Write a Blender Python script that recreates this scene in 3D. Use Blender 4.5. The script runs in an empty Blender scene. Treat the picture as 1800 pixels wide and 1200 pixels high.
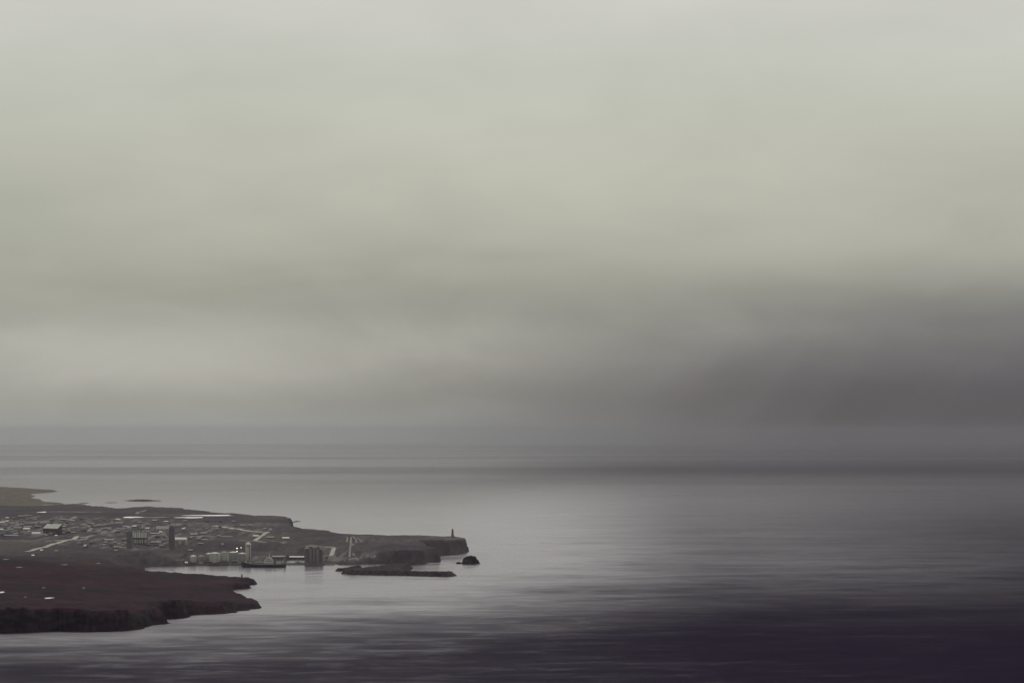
import bpy, bmesh, math, random
import numpy as np
from mathutils import Vector, Matrix

random.seed(11)
R = math.radians
scene = bpy.context.scene
C = scene.collection

# ------------------------------------------------------------------ camera
CAM_H = 230.0          # a viewpoint on a hill
FPX = 5000.0           # 100 mm lens on a 36 mm sensor, in pixels of an 1800 px wide frame
Y0 = 761.0             # eye level
cam_d = bpy.data.cameras.new('camera'); cam = bpy.data.objects.new('camera', cam_d); C.objects.link(cam)
cam_d.sensor_width = 36; cam_d.lens = 100; cam_d.sensor_fit = 'HORIZONTAL'
cam_d.shift_y = (Y0 - 600) / 1800.0
cam_d.clip_start = 1.0; cam_d.clip_end = 200000
cam.location = (0, 0, CAM_H); cam.rotation_euler = (R(90), 0, 0)
scene.camera = cam
scene.view_settings.view_transform = 'Standard'; scene.view_settings.look = 'None'
scene.view_settings.exposure = 0.0; scene.view_settings.gamma = 1.0
scene.view_settings.use_curve_mapping = False
cy = scene.cycles
cy.use_denoising = True
cy.max_bounces = 6; cy.diffuse_bounces = 2; cy.glossy_bounces = 3; cy.volume_bounces = 1
cy.sample_clamp_indirect = 4.0

# ------------------------------------------------------------------ node helper
class NT:
    def __init__(s, nt): s.t = nt; s.n = nt.nodes; s.l = nt.links
    def new(s, ty, ins=None, **kw):
        nd = s.n.new(ty)
        for k, v in kw.items(): setattr(nd, k, v)
        for k, v in (ins or {}).items(): s.put(nd.inputs[k], v)
        return nd
    def put(s, sock, v):
        if isinstance(v, bpy.types.NodeSocket): s.l.new(v, sock)
        else: sock.default_value = v
    def m(s, op, a, b=0.0, c=0.0, clamp=False):
        nd = s.n.new('ShaderNodeMath'); nd.operation = op; nd.use_clamp = clamp
        for i, v in enumerate((a, b, c)): s.put(nd.inputs[i], v)
        return nd.outputs[0]
    def rng(s, v, a, b, c=0.0, d=1.0, smooth=True):
        nd = s.n.new('ShaderNodeMapRange'); nd.clamp = True
        if smooth: nd.interpolation_type = 'SMOOTHSTEP'
        for k, x in zip((0, 1, 2, 3, 4), (v, a, b, c, d)): s.put(nd.inputs[k], x)
        return nd.outputs[0]
    def mix(s, f, a, b, blend='MIX'):
        nd = s.n.new('ShaderNodeMix'); nd.data_type = 'RGBA'; nd.blend_type = blend
        s.put(nd.inputs[0], f); s.put(nd.inputs[6], a); s.put(nd.inputs[7], b)
        return nd.outputs[2]
    def ramp(s, f, stops, interp='LINEAR'):
        nd = s.n.new('ShaderNodeValToRGB'); e = nd.color_ramp.elements
        nd.color_ramp.interpolation = interp
        while len(e) < len(stops): e.new(0.5)
        for el, (p, c) in zip(e, stops): el.position = p; el.color = c
        s.put(nd.inputs[0], f)
        return nd.outputs[0]
    def noise(s, vec, scale, detail=4, rough=0.55, dist=0.0, out=0):
        nd = s.new('ShaderNodeTexNoise', {'Vector': vec, 'Scale': scale, 'Detail': detail, 'Roughness': rough, 'Distortion': dist})
        return nd.outputs[out]
    def scale(s, vec, sc):
        nd = s.n.new('ShaderNodeVectorMath'); nd.operation = 'MULTIPLY'
        s.put(nd.inputs[0], vec); nd.inputs[1].default_value = sc
        return nd.outputs[0]

def lin(r, g, b, k=1.0):
    f = lambda c: ((c/255+0.055)/1.055)**2.4 if c > 10.3 else c/255/12.92
    return (f(r)*k, f(g)*k, f(b)*k, 1)

# ------------------------------------------------------------------ sky: high overcast, a rain squall standing to the right
SUN_EL, SUN_AZ = R(38), R(-5)
world = bpy.data.worlds.new('World'); scene.world = world; world.use_nodes = True
w = NT(world.node_tree); w.n.clear()
tc = w.new('ShaderNodeTexCoord').outputs['Generated']
sep = w.new('ShaderNodeSeparateXYZ', {0: tc})
X, Y, Z = sep.outputs
hor = w.m('SQRT', w.m('ADD', w.m('MULTIPLY', X, X), w.m('MULTIPLY', Y, Y)))
elv = w.m('ARCTAN2', Z, hor)                       # elevation in radians
az = w.m('ARCTAN2', X, Y)                          # azimuth, 0 ahead, + right
uv = w.new('ShaderNodeCombineXYZ', {0: az, 1: elv, 2: 0.0}).outputs[0]
big = w.m('SUBTRACT', w.noise(w.scale(uv, (5.5, 17, 1)), 1.0, 3, 0.5), 0.5)
mid = w.m('SUBTRACT', w.noise(w.scale(uv, (15, 38, 1)), 1.0, 6, 0.58, 0.6), 0.5)
wisp = w.m('SUBTRACT', w.noise(w.new('ShaderNodeVectorMath', {0: w.scale(uv, (13, 32, 1)), 1: (3.3, 8.1, 0.0)}).outputs[0], 1.0, 7, 0.6, 0.9), 0.5)
warp = w.m('ADD', w.m('MULTIPLY', big, 0.035), w.m('MULTIPLY', mid, 0.014))
ev = w.m('ADD', elv, w.m('MULTIPLY', warp, w.rng(elv, 0.0, 0.06, 0.25, 1.0)))
K = 10.0
SP = 0.3
cloud = w.ramp(w.m('DIVIDE', w.m('MAXIMUM', ev, 0.0), SP, clamp=True), [
    (0.0, lin(152, 157, 158)), (0.012/SP, lin(145, 147, 143)), (0.024/SP, lin(162, 162, 155)), (0.034/SP, lin(162, 162, 154)),
    (0.042/SP, lin(153, 153, 145)), (0.050/SP, lin(153, 153, 143)), (0.064/SP, lin(168, 168, 156)), (0.094/SP, lin(186, 186, 172)),
    (0.125/SP, lin(194, 194, 182)), (0.155/SP, lin(203, 202, 194)), (1.0, lin(205, 204, 199))])
# soft mottling of the overcast
low = w.m('MULTIPLY', w.rng(elv, 0.075, 0.035), w.rng(elv, 0.0, 0.012))
mott = w.m('ADD', w.m('MULTIPLY_ADD', w.m('ADD', big, w.m('MULTIPLY', mid, 0.5)), 0.22, 1.0), w.m('MULTIPLY', w.m('MULTIPLY', wisp, low), 0.5))
cloud = w.mix(1.0, cloud, w.new('ShaderNodeCombineColor', {0: mott, 1: mott, 2: mott}).outputs[0], 'MULTIPLY')
cloud = w.mix(w.rng(az, -0.45, -0.02, 0.35, 0.0), cloud, lin(150, 151, 145))
# a paler break in the low cloud to the left
da = w.m('DIVIDE', w.m('ADD', w.m('ADD', az, 0.145), w.m('MULTIPLY', wisp, 0.05)), 0.062)
de = w.m('DIVIDE', w.m('ADD', w.m('SUBTRACT', elv, 0.028), w.m('MULTIPLY', mid, 0.016)), 0.0125)
gap = w.m('EXPONENT', w.m('MULTIPLY', w.m('ADD', w.m('MULTIPLY', da, da), w.m('MULTIPLY', de, de)), -1.0))
cloud = w.mix(w.m('MULTIPLY', gap, 0.42), cloud, lin(182, 183, 178))
# squall: dark base to the right, its rain slanting down towards the left
aw = w.m('ADD', w.m('ADD', az, w.m('MULTIPLY', elv, -0.55)), w.m('MULTIPLY', big, 0.07))
side = w.m('MULTIPLY', w.rng(aw, -0.115, 0.12), w.rng(az, 0.6, 1.2, 1.0, 0.0))
top_e = w.m('ADD', w.m('MULTIPLY_ADD', az, 0.02, 0.041), w.m('ADD', w.m('MULTIPLY', big, 0.03), w.m('MULTIPLY', mid, 0.012)))
under = w.rng(w.m('SUBTRACT', elv, top_e), -0.026, 0.024, 1.0, 0.0)
rain = w.m('SUBTRACT', w.noise(w.new('ShaderNodeCombineXYZ', {0: w.m('MULTIPLY', w.m('ADD', az, w.m('MULTIPLY', elv, -0.75)), 22.0), 1: w.m('MULTIPLY', elv, 5.0), 2: 3.7}).outputs[0], 1.0, 5, 0.6), 0.5)
side = w.m('MULTIPLY', side, w.m('MULTIPLY_ADD', rain, 0.30, 1.0), clamp=True)
squall = w.m('MULTIPLY', side, under)
cloud = w.mix(w.m('MULTIPLY', squall, 0.90), cloud, w.mix(w.rng(elv, 0.024, 0.004), lin(62, 63, 80), lin(50, 52, 70)))
nish = w.new('ShaderNodeTexSky', sky_type='NISHITA')
nish.sun_disc = False; nish.sun_elevation = SUN_EL; nish.sun_rotation = SUN_AZ
nish.air_density = 1.0; nish.dust_density = 0.6
skyc = w.mix(0.96, nish.outputs[0], w.mix(1.0, cloud, (K, K, K, 1), 'MULTIPLY'))
bg = w.new('ShaderNodeBackground', {0: skyc, 1: 0.1})
wo = w.new('ShaderNodeOutputWorld', {0: bg.outputs[0]})

sun_d = bpy.data.lights.new('sun', 'SUN'); sun = bpy.data.objects.new('sun', sun_d); C.objects.link(sun)
sun_d.energy = 0.5; sun_d.angle = R(20); sun_d.color = (1.0, 0.96, 0.88)
sd = Vector((math.sin(SUN_AZ)*math.cos(SUN_EL), math.cos(SUN_AZ)*math.cos(SUN_EL), math.sin(SUN_EL)))
sun.rotation_euler = sd.to_track_quat('Z', 'Y').to_euler(); sun.location = (0, 0, 600)

# ------------------------------------------------------------------ materials
def new_mat(name):
    m = bpy.data.materials.new(name); m.use_nodes = True
    t = NT(m.node_tree); t.n.clear()
    b = t.new('ShaderNodeBsdfPrincipled'); o = t.new('ShaderNodeOutputMaterial', {0: b.outputs[0]})
    return m, t, b, o

def mat_plain(name, col, rough=0.75, var=0.18, sc=0.25, metal=0.0):
    m, t, b, o = new_mat(name)
    g = t.new('ShaderNodeTexCoord').outputs['Object']
    n = t.noise(g, sc, 5, 0.6)
    n2 = t.noise(t.scale(g, (1, 1, 0.12)), sc*4, 3, 0.6)
    f = t.m('MULTIPLY_ADD', t.m('ADD', t.m('SUBTRACT', n, 0.5), t.m('MULTIPLY', t.m('SUBTRACT', n2, 0.5), 0.7)), var*2, 1.0)
    c = t.mix(1.0, (*col, 1), t.new('ShaderNodeCombineColor', {0: f, 1: f, 2: f}).outputs[0], 'MULTIPLY')
    t.put(b.inputs['Base Color'], c); b.inputs['Roughness'].default_value = rough; b.inputs['Metallic'].default_value = metal
    b.inputs['Specular IOR Level'].default_value = 0.3
    return m

M = {}
M['pale_roof'] = mat_plain('pale metal roof', (0.62, 0.63, 0.55), 0.45)
M['white'] = mat_plain('weathered white paint', (0.60, 0.60, 0.56), 0.6)
M['cream'] = mat_plain('cream wall', (0.40, 0.39, 0.33), 0.8)
M['tank'] = mat_plain('tank paint', (0.34, 0.335, 0.30), 0.6)
M['tank_grey'] = mat_plain('grey tank paint', (0.22, 0.22, 0.21), 0.6)
M['concrete'] = mat_plain('grey concrete', (0.22, 0.215, 0.20), 0.9)
M['dark'] = mat_plain('dark cladding', (0.095, 0.083, 0.096), 0.8)
M['slab'] = mat_plain('dull slab concrete', (0.165, 0.146, 0.165), 0.9)
M['mid'] = mat_plain('grey cladding', (0.15, 0.14, 0.148), 0.8)
M['rust'] = mat_plain('rust brown cladding', (0.13, 0.085, 0.07), 0.8)
M['blue'] = mat_plain('blue grey cladding', (0.20, 0.23, 0.25), 0.7)
M['grey_roof'] = mat_plain('grey roof', (0.24, 0.24, 0.23), 0.6)
M['gravel'] = mat_plain('pale gravel', (0.45, 0.44, 0.38), 0.9, 0.25, 0.02)
M['dull_gravel'] = mat_plain('dull gravel', (0.23, 0.22, 0.20), 0.9, 0.3, 0.02)
M['hull'] = mat_plain('dark hull paint', (0.065, 0.052, 0.066), 0.5)
M['hull_red'] = mat_plain('red boot topping', (0.10, 0.03, 0.03), 0.6)
M['steel'] = mat_plain('galvanised steel', (0.20, 0.20, 0.20), 0.5)
M['glass'] = mat_plain('dark window glass', (0.02, 0.022, 0.026), 0.12)

def mat_rock(name, a, b_, sc=0.05):
    m, t, b, o = new_mat(name)
    g = t.new('ShaderNodeNewGeometry').outputs['Position']
    n = t.noise(t.scale(g, (1, 1, 2.5)), sc, 8, 0.65)
    c = t.mix(t.rng(n, 0.35, 0.68), (*a, 1), (*b_, 1))
    t.put(b.inputs['Base Color'], c); b.inputs['Roughness'].default_value = 0.95
    b.inputs['Specular IOR Level'].default_value = 0.15
    bm = t.new('ShaderNodeBump', {'Strength': 0.8, 'Distance': 2.0, 'Height': t.noise(t.scale(g, (1, 1, 2)), 0.22, 6, 0.7)})
    t.put(b.inputs['Normal'], bm.outputs[0])
    return m
M['rock'] = mat_rock('dark basalt', (0.032, 0.024, 0.034), (0.075, 0.060, 0.070))
M['rubble'] = mat_rock('basalt rubble', (0.030, 0.022, 0.030), (0.080, 0.065, 0.073), 0.15)

def mat_land():
    m, t, b, o = new_mat('heath and lava ground')
    g = t.new('ShaderNodeNewGeometry')
    p = g.outputs['Position']
    nz = t.new('ShaderNodeSeparateXYZ', {0: g.outputs['Normal']}).outputs[2]
    ps = t.new('ShaderNodeSeparateXYZ', {0: p})
    n1 = t.noise(p, 1/260, 6, 0.6, 0.3)
    n2 = t.noise(t.scale(p, (1, 0.35, 1)), 1/28, 6, 0.7)
    n3 = t.noise(t.scale(p, (1, 0.22, 1)), 1/9, 4, 0.65)
    n0 = t.noise(t.scale(p, (1, 0.6, 1)), 1/75, 6, 0.65, 0.5)
    heath = t.ramp(n1, [(0.30, (0.0115, 0.0037, 0.0132, 1)), (0.48, (0.0214, 0.0059, 0.0167, 1)), (0.60, (0.0339, 0.0076, 0.0158, 1)), (0.75, (0.0303, 0.0113, 0.0167, 1))])
    heath = t.mix(t.rng(n0, 0.50, 0.68, 0, 0.75), heath, (0.0536, 0.0173, 0.0264, 1))
    heath = t.mix(t.rng(n2, 0.54, 0.75, 0, 0.65), heath, (0.0759, 0.0270, 0.0370, 1))
    heath = t.mix(t.rng(n0, 0.48, 0.34, 0, 0.8), heath, (0.0080, 0.0032, 0.0106, 1))  # dark mottling: soft shade of hollows put into the colour
    heath = t.mix(t.rng(n3, 0.58, 0.30, 0, 0.6), heath, (0.0089, 0.0032, 0.0106, 1))
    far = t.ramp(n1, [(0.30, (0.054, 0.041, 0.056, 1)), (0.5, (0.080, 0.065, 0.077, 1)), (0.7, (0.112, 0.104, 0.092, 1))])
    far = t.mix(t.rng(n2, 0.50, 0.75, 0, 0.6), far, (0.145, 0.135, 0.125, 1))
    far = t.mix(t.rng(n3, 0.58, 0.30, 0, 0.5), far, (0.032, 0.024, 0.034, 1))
    col = t.mix(t.rng(ps.outputs[1], 4350, 5050), heath, far)  # paler ground farther off; part of the haze is put into its colour
    # dry grass on the low far shore
    gr = t.mix(t.rng(n2, 0.3, 0.7), (0.100, 0.085, 0.070, 1), (0.185, 0.160, 0.130, 1))
    col = t.mix(t.rng(t.m('ADD', ps.outputs[1], t.m('MULTIPLY', n1, 500)), 8850, 9200), col, gr)
    # bare graded ground between the buildings
    at = t.new('ShaderNodeAttribute', attribute_name='yard')
    n4 = t.noise(t.scale(p, (1, 0.12, 1)), 1/22, 5, 0.7)
    f = t.m('MULTIPLY', t.rng(n4, 0.49, 0.60, 0, 0.9), at.outputs['Fac'])
    col = t.mix(f, col, (0.26, 0.25, 0.24, 1))
    # steep faces are bare basalt
    rk = t.mix(t.rng(t.noise(t.scale(p, (1, 1, 2.5)), 0.05, 7, 0.65), 0.35, 0.7), (0.012, 0.008, 0.014, 1), (0.034, 0.026, 0.033, 1))
    rk = t.mix(t.rng(ps.outputs[1], 4350, 5050), rk, t.mix(t.rng(n2, 0.3, 0.7), (0.048, 0.038, 0.050, 1), (0.105, 0.090, 0.100, 1)))  # farther rock made paler: distance haze painted into its colour
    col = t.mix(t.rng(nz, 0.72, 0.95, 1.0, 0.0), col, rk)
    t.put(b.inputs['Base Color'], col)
    b.inputs['Roughness'].default_value = 0.95; b.inputs['Specular IOR Level'].default_value = 0.12
    bm = t.new('ShaderNodeBump', {'Strength': 0.7, 'Distance': 2.5, 'Height': t.noise(p, 0.12, 7, 0.7)})
    t.put(b.inputs['Normal'], bm.outputs[0])
    return m
M['land'] = mat_land()

def mat_sea():
    m = bpy.data.materials.new('sea water'); m.use_nodes = True
    t = NT(m.node_tree); t.n.clear()
    p = t.new('ShaderNodeNewGeometry').outputs['Position']
    ps = t.new('ShaderNodeSeparateXYZ', {0: p})
    X_, Y_ = ps.outputs[0], ps.outputs[1]
    # slicks and wind-ruffled lanes, a little askew to the view
    rot = t.new('ShaderNodeVectorRotate', {'Vector': p, 'Angle': R(-4)}).outputs[0]
    s1 = t.noise(t.scale(rot, (1/420, 1/240, 1)), 1.0, 6, 0.6, 0.6)
    s2 = t.noise(t.scale(rot, (1/75, 1/46, 1)), 1.0, 7, 0.66, 0.7)
    s3 = t.noise(t.scale(p, (1/9000, 1/3200, 1)), 1.0, 3, 0.5, 0.5)
    near = t.rng(Y_, 9000, 4200)
    sl = t.m('MULTIPLY', t.m('ADD', t.m('MULTIPLY', t.m('SUBTRACT', s1, 0.5), 0.9), t.m('MULTIPLY', t.m('SUBTRACT', s2, 0.5), 0.9)), t.m('MULTIPLY_ADD', near, 0.75, 0.25))
    sl = t.m('ADD', sl, t.m('MULTIPLY', t.m('SUBTRACT', s3, 0.52), t.rng(Y_, 7000, 13000, 0.1, 0.8)))
    # ruffled open water; darkening towards the viewer and right painted in by less reflection
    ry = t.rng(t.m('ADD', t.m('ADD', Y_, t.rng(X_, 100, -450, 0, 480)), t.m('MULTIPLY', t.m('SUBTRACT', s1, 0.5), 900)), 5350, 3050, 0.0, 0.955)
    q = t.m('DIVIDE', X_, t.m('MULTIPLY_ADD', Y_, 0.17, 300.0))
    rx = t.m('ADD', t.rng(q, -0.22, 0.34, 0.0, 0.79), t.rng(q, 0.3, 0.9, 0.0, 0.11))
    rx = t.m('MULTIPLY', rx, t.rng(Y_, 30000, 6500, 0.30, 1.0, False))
    painted_refl = t.m('MULTIPLY', t.m('SUBTRACT', 1.0, ry), t.m('SUBTRACT', 1.0, rx))
    painted_refl = t.m('ADD', t.m('MULTIPLY', painted_refl, t.m('ADD', 1.0, t.m('MULTIPLY', sl, 1.5))), t.m('MULTIPLY', t.m('MULTIPLY', t.rng(s2, 0.46, 0.72), t.rng(s1, 0.35, 0.65, 0.3, 1.0)), t.m('MULTIPLY', t.m('MULTIPLY', ry, 0.12), t.m('SUBTRACT', 1.0, rx))), clamp=True)
    h = t.noise(t.scale(rot, (1/40, 1/14, 1)), 1.0, 5, 0.6)
    bm = t.new('ShaderNodeBump', {'Strength': 0.10, 'Distance': 1.0, 'Height': h}).outputs[0]
    fr = t.new('ShaderNodeFresnel', {'IOR': 1.333}).outputs[0]
    rough = t.m('MULTIPLY_ADD', t.m('SUBTRACT', 1.0, painted_refl), t.rng(Y_, 20000, 5000, 0.06, 0.30), t.rng(Y_, 16000, 5500, 0.05, 0.17))
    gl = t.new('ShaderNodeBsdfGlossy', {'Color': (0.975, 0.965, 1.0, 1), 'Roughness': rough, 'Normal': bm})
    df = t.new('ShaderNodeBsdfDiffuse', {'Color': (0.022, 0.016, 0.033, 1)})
    mx = t.new('ShaderNodeMixShader', {0: t.m('MULTIPLY', t.m('MULTIPLY', fr, painted_refl), t.rng(Y_, 9000, 22000, 0.80, 0.97)), 1: df.outputs[0], 2: gl.outputs[0]})
    t.new('ShaderNodeOutputMaterial', {0: mx.outputs[0]})
    return m
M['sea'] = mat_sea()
def mat_pond():
    m = bpy.data.materials.new('still pond water'); m.use_nodes = True
    t = NT(m.node_tree); t.n.clear()
    fr = t.new('ShaderNodeFresnel', {'IOR': 1.333}).outputs[0]
    gl = t.new('ShaderNodeBsdfGlossy', {'Color': (1, 1, 1, 1), 'Roughness': 0.30})
    df = t.new('ShaderNodeBsdfDiffuse', {'Color': (0.05, 0.045, 0.045, 1)})
    mx = t.new('ShaderNodeMixShader', {0: t.m('MULTIPLY', fr, 0.85), 1: df.outputs[0], 2: gl.outputs[0]})
    t.new('ShaderNodeOutputMaterial', {0: mx.outputs[0]})
    return m
M['pond'] = mat_pond()
M['bog'] = mat_plain('boggy pool', (0.06, 0.055, 0.055), 0.3, 0.2, 0.1)
M['bog'].node_tree.nodes['Principled BSDF'].inputs['Specular IOR Level'].default_value = 0.6
def mat_lamp(name, col, s):
    m = bpy.data.materials.new(name); m.use_nodes = True
    t = NT(m.node_tree); t.n.clear()
    e = t.new('ShaderNodeEmission', {0: (*col, 1), 1: s}); t.new('ShaderNodeOutputMaterial', {0: e.outputs[0]})
    return m
M['lamp_warm'] = mat_lamp('warm lamp', (1.0, 0.62, 0.42), 6.0)
M['lamp_white'] = mat_lamp('white lamp', (1.0, 0.9, 0.8), 4.0)

# ------------------------------------------------------------------ object helpers
def tag(o, label=None, cat=None, group=None, kind=None):
    if label: o['label'] = label
    if cat: o['category'] = cat
    if group: o['group'] = group
    if kind: o['kind'] = kind
    return o

def mesh_obj(name, verts, faces, mat, parent=None, smooth=False, mats=None, fm=None):
    me = bpy.data.meshes.new(name); me.from_pydata([tuple(v) for v in verts], [], faces); me.update()
    for mm in (mats or [mat]): me.materials.append(M[mm])
    if fm is not None: me.polygons.foreach_set('material_index', fm)
    if smooth: me.polygons.foreach_set('use_smooth', [True]*len(me.polygons))
    o = bpy.data.objects.new(name, me); C.objects.link(o)
    if parent: o.parent = parent
    return o

def empty(name, loc, rz=0.0):
    o = bpy.data.objects.new(name, None); C.objects.link(o); o.location = loc; o.rotation_euler = (0, 0, rz)
    o.empty_display_size = 1.0
    return o

class MB:
    def __init__(s): s.v = []; s.f = []; s.k = []
    def add(s, v, f, k=0):
        n = len(s.v); s.v += [tuple(x) for x in v]; s.f += [tuple(i+n for i in q) for q in f]; s.k += [k]*len(f)
    def box(s, x0, x1, y0, y1, z0, z1, k=0):
        v = [(x, y, z) for z in (z0, z1) for x, y in ((x0, y0), (x1, y0), (x1, y1), (x0, y1))]
        s.add(v, [(0, 3, 2, 1), (4, 5, 6, 7), (0, 1, 5, 4), (1, 2, 6, 5), (2, 3, 7, 6), (3, 0, 4, 7)], k)
    def lathe(s, prof, cx=0, cy=0, n=28, k=0):
        v = [(cx+r*math.cos(2*math.pi*i/n), cy+r*math.sin(2*math.pi*i/n), z) for r, z in prof for i in range(n)]
        f = [(a*n+i, a*n+(i+1) % n, (a+1)*n+(i+1) % n, (a+1)*n+i) for a in range(len(prof)-1) for i in range(n)]
        f.append(tuple(range((len(prof)-1)*n, len(prof)*n))); s.add(v, f, k)
    def bar(s, a, b, r, n=6, k=0):
        a = Vector(a); b = Vector(b); d = (b-a).normalized(); u = d.orthogonal().normalized(); q = d.cross(u)
        v = [c + u*r*math.cos(2*math.pi*i/n) + q*r*math.sin(2*math.pi*i/n) for c in (a, b) for i in range(n)]
        s.add(v, [(i, (i+1) % n, n+(i+1) % n, n+i) for i in range(n)] + [tuple(range(n-1, -1, -1)), tuple(range(n, 2*n))], k)
    def gable_walls(s, w, d, h, rise, k=0):   # front at y=-d/2, ridge along x
        x, y = w/2, d/2
        v = [(-x, -y, 0), (x, -y, 0), (x, y, 0), (-x, y, 0), (-x, -y, h), (x, -y, h), (x, y, h), (-x, y, h), (-x, 0, h+rise), (x, 0, h+rise)]
        s.add(v, [(0, 1, 5, 4), (2, 3, 7, 6), (1, 2, 6, 9, 5), (3, 0, 4, 8, 7), (0, 3, 2, 1)], k)
    def gable_roof(s, w, d, h, rise, t=0.3, o=0.4, k=0):
        x, y = w/2+o, d/2+o; z0 = h - rise*o/(d/2)
        top = [(-x, -y, z0+t), (x, -y, z0+t), (x, 0, h+rise+t), (-x, 0, h+rise+t), (x, y, z0+t), (-x, y, z0+t)]
        bot = [(a, b, c-t+0.02) for a, b, c in top]
        f = [(0, 1, 2, 3), (3, 2, 4, 5), (6, 9, 8, 7), (9, 11, 10, 8), (0, 6, 7, 1), (1, 7, 8, 2), (2, 8, 10, 4), (4, 10, 11, 5), (5, 11, 9, 3), (3, 9, 6, 0)]
        s.add(top+bot, f, k)
    def build(s, name, mat, parent=None, smooth=False):
        if isinstance(mat, (list, tuple)): return mesh_obj(name, s.v, s.f, None, parent, smooth, mat, s.k)
        return mesh_obj(name, s.v, s.f, mat, parent, smooth)

# ------------------------------------------------------------------ geography: bearings and depression angles turned into a plan
def plan(px, py, z=0.0):
    D = (CAM_H - z)*FPX/(py - Y0)
    return ((px-900.0)*D/FPX, D)

def vnoise(x, y, seed=0):
    xi = np.floor(x).astype(np.int64); yi = np.floor(y).astype(np.int64)
    fx = x-xi; fy = y-yi; fx = fx*fx*(3-2*fx); fy = fy*fy*(3-2*fy)
    def h(a, b):
        n = (a*374761393 + b*668265263 + seed*144665) & 0x7fffffff
        n = ((n ^ (n >> 13))*1274126177) & 0x7fffffff
        n = (n ^ (n >> 16)) & 0xffff
        return n/65535.0
    a = h(xi, yi); b = h(xi+1, yi); c = h(xi, yi+1); d = h(xi+1, yi+1)
    return (a+(b-a)*fx)*(1-fy) + (c+(d-c)*fx)*fy - 0.5
def fbm(x, y, sc, oct=4, seed=0, g=0.5):
    r = 0; a = 1.0
    for i in range(oct):
        r = r + a*vnoise(x/sc*2**i+17.3*i, y/sc*2**i-9.1*i, seed+i); a *= g
    return r

# shoreline, (px, py, height at which that point is seen, width of the slope behind it in metres)
SH = [(-900, 1118, 0, 24), (-500, 1117, 0, 24), (-200, 1117, 0, 24), (-60, 1115, 0, 24), (0, 1113, 0, 24), (60, 1111, 0, 24), (105, 1108.5, 0, 24), (150, 1109.5, 0, 24), (200, 1109, 0, 22),
      (245, 1107, 0, 22), (266, 1104, 0, 18), (272, 1099, 0, 18), (288, 1096, 0, 20), (299, 1088, 0, 25), (340, 1083, 0, 30), (375, 1078.5, 0, 30),
      (405, 1076, 0, 30), (440, 1071, 0, 20), (466, 1066.5, 0, 12), (463, 1063, 0, 12), (447, 1058, 0, 25), (430, 1050.5, 0, 30),
      (421, 1046, 0, 35), (417, 1040, 0, 35), (421, 1036, 0, 30), (437, 1031, 0, 25), (458, 1025.3, 0, 14), (447, 1020.5, 2, 30), (432, 1016.5, 6, 45),
      (415, 1010.5, 9, 60), (400, 1007.5, 10, 70), (360, 1003.5, 12, 70), (300, 1000, 14, 70), (268, 999.3, 14, 60), (252, 999, 8, 30), (250, 997, 0, 60),
      (270, 996, 0, 90), (300, 995.5, 0, 60), (335, 994, 0, 15), (345, 993.4, 0, 3), (400, 993.2, 0, 3), (503, 992.6, 0, 3), (504, 984, 0, 5), (534, 983, 0, 5), (560, 985, 0, 8),
      (569, 988, 0, 8), (584, 990.6, 0, 10), (600, 992, 0, 20), (635, 991.5, 0, 30), (665, 991, 0, 30), (700, 992.5, 0, 20), (735, 991.5, 0, 12), (749, 990.5, 0, 8),
      (753, 988, 0, 8), (765, 987.3, 0, 10), (777, 987.2, 0, 6), (768, 985.5, 0, 8), (756, 983.5, 0, 8), (752, 979, 0, 8), (742, 976.5, 0, 10), (760, 976.3, 0, 9),
      (780, 975.6, 0, 9), (800, 974, 0, 9), (814, 972.5, 0, 8), (820, 971, 0, 7), (823, 968, 0, 6), (823.5, 946.8, 25, 7), (818, 944.2, 26.5, 8), (810, 942, 28.5, 10), (795, 939.5, 30, 10), (765, 938.8, 31, 10), (735, 938, 31, 10),
      (700, 939, 30, 10), (675, 937.5, 30, 10), (655, 936, 30, 10), (620, 936, 29, 10), (590, 935, 28, 10), (588, 932, 30, 10), (580, 927.5, 31, 10), (555, 926.5, 29, 10), (530, 925, 28, 10),
      (514, 921, 26, 12), (509, 920.5, 0, 12), (513, 918.8, 0, 10), (521, 916.8, 0, 8), (529, 916, 0, 6), (521, 915, 0, 8), (514.5, 903.3, 20.5, 8), (500, 902.4, 22.5, 10), (450, 900, 24, 12),
      (420, 899, 24, 12), (385, 896, 25, 15), (330, 892.5, 25, 15), (327, 891, 24, 15), (290, 889.8, 24, 15), (240, 889.5, 23, 20), (215, 892, 15, 30), (195, 893, 9, 40), (175, 891.5, 7, 40), (160, 890, 5, 40), (140, 887.6, 4, 40),
      (108, 886.5, 1, 60), (112, 884.2, 0, 60), (90, 883, 0, 60), (76, 881, 0, 80), (66, 879, 0, 60), (76, 878, 0, 30), (58, 876.5, 0, 40), (57, 872, 0, 40), (53, 867.5, 0, 80),
      (80, 865.5, 0, 80), (105, 863.2, 0, 40), (85, 861, 1, 80), (72, 859, 3, 100), (56, 856.5, 6, 120), (20, 853.6, 9, 150), (0, 853, 10, 150), (-200, 853, 12, 150), (-900, 854, 12, 150)]
SHP = np.array([plan(a, b, z) for a, b, z, _ in SH]); SHW = np.array([s[3] for s in SH], float)

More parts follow.
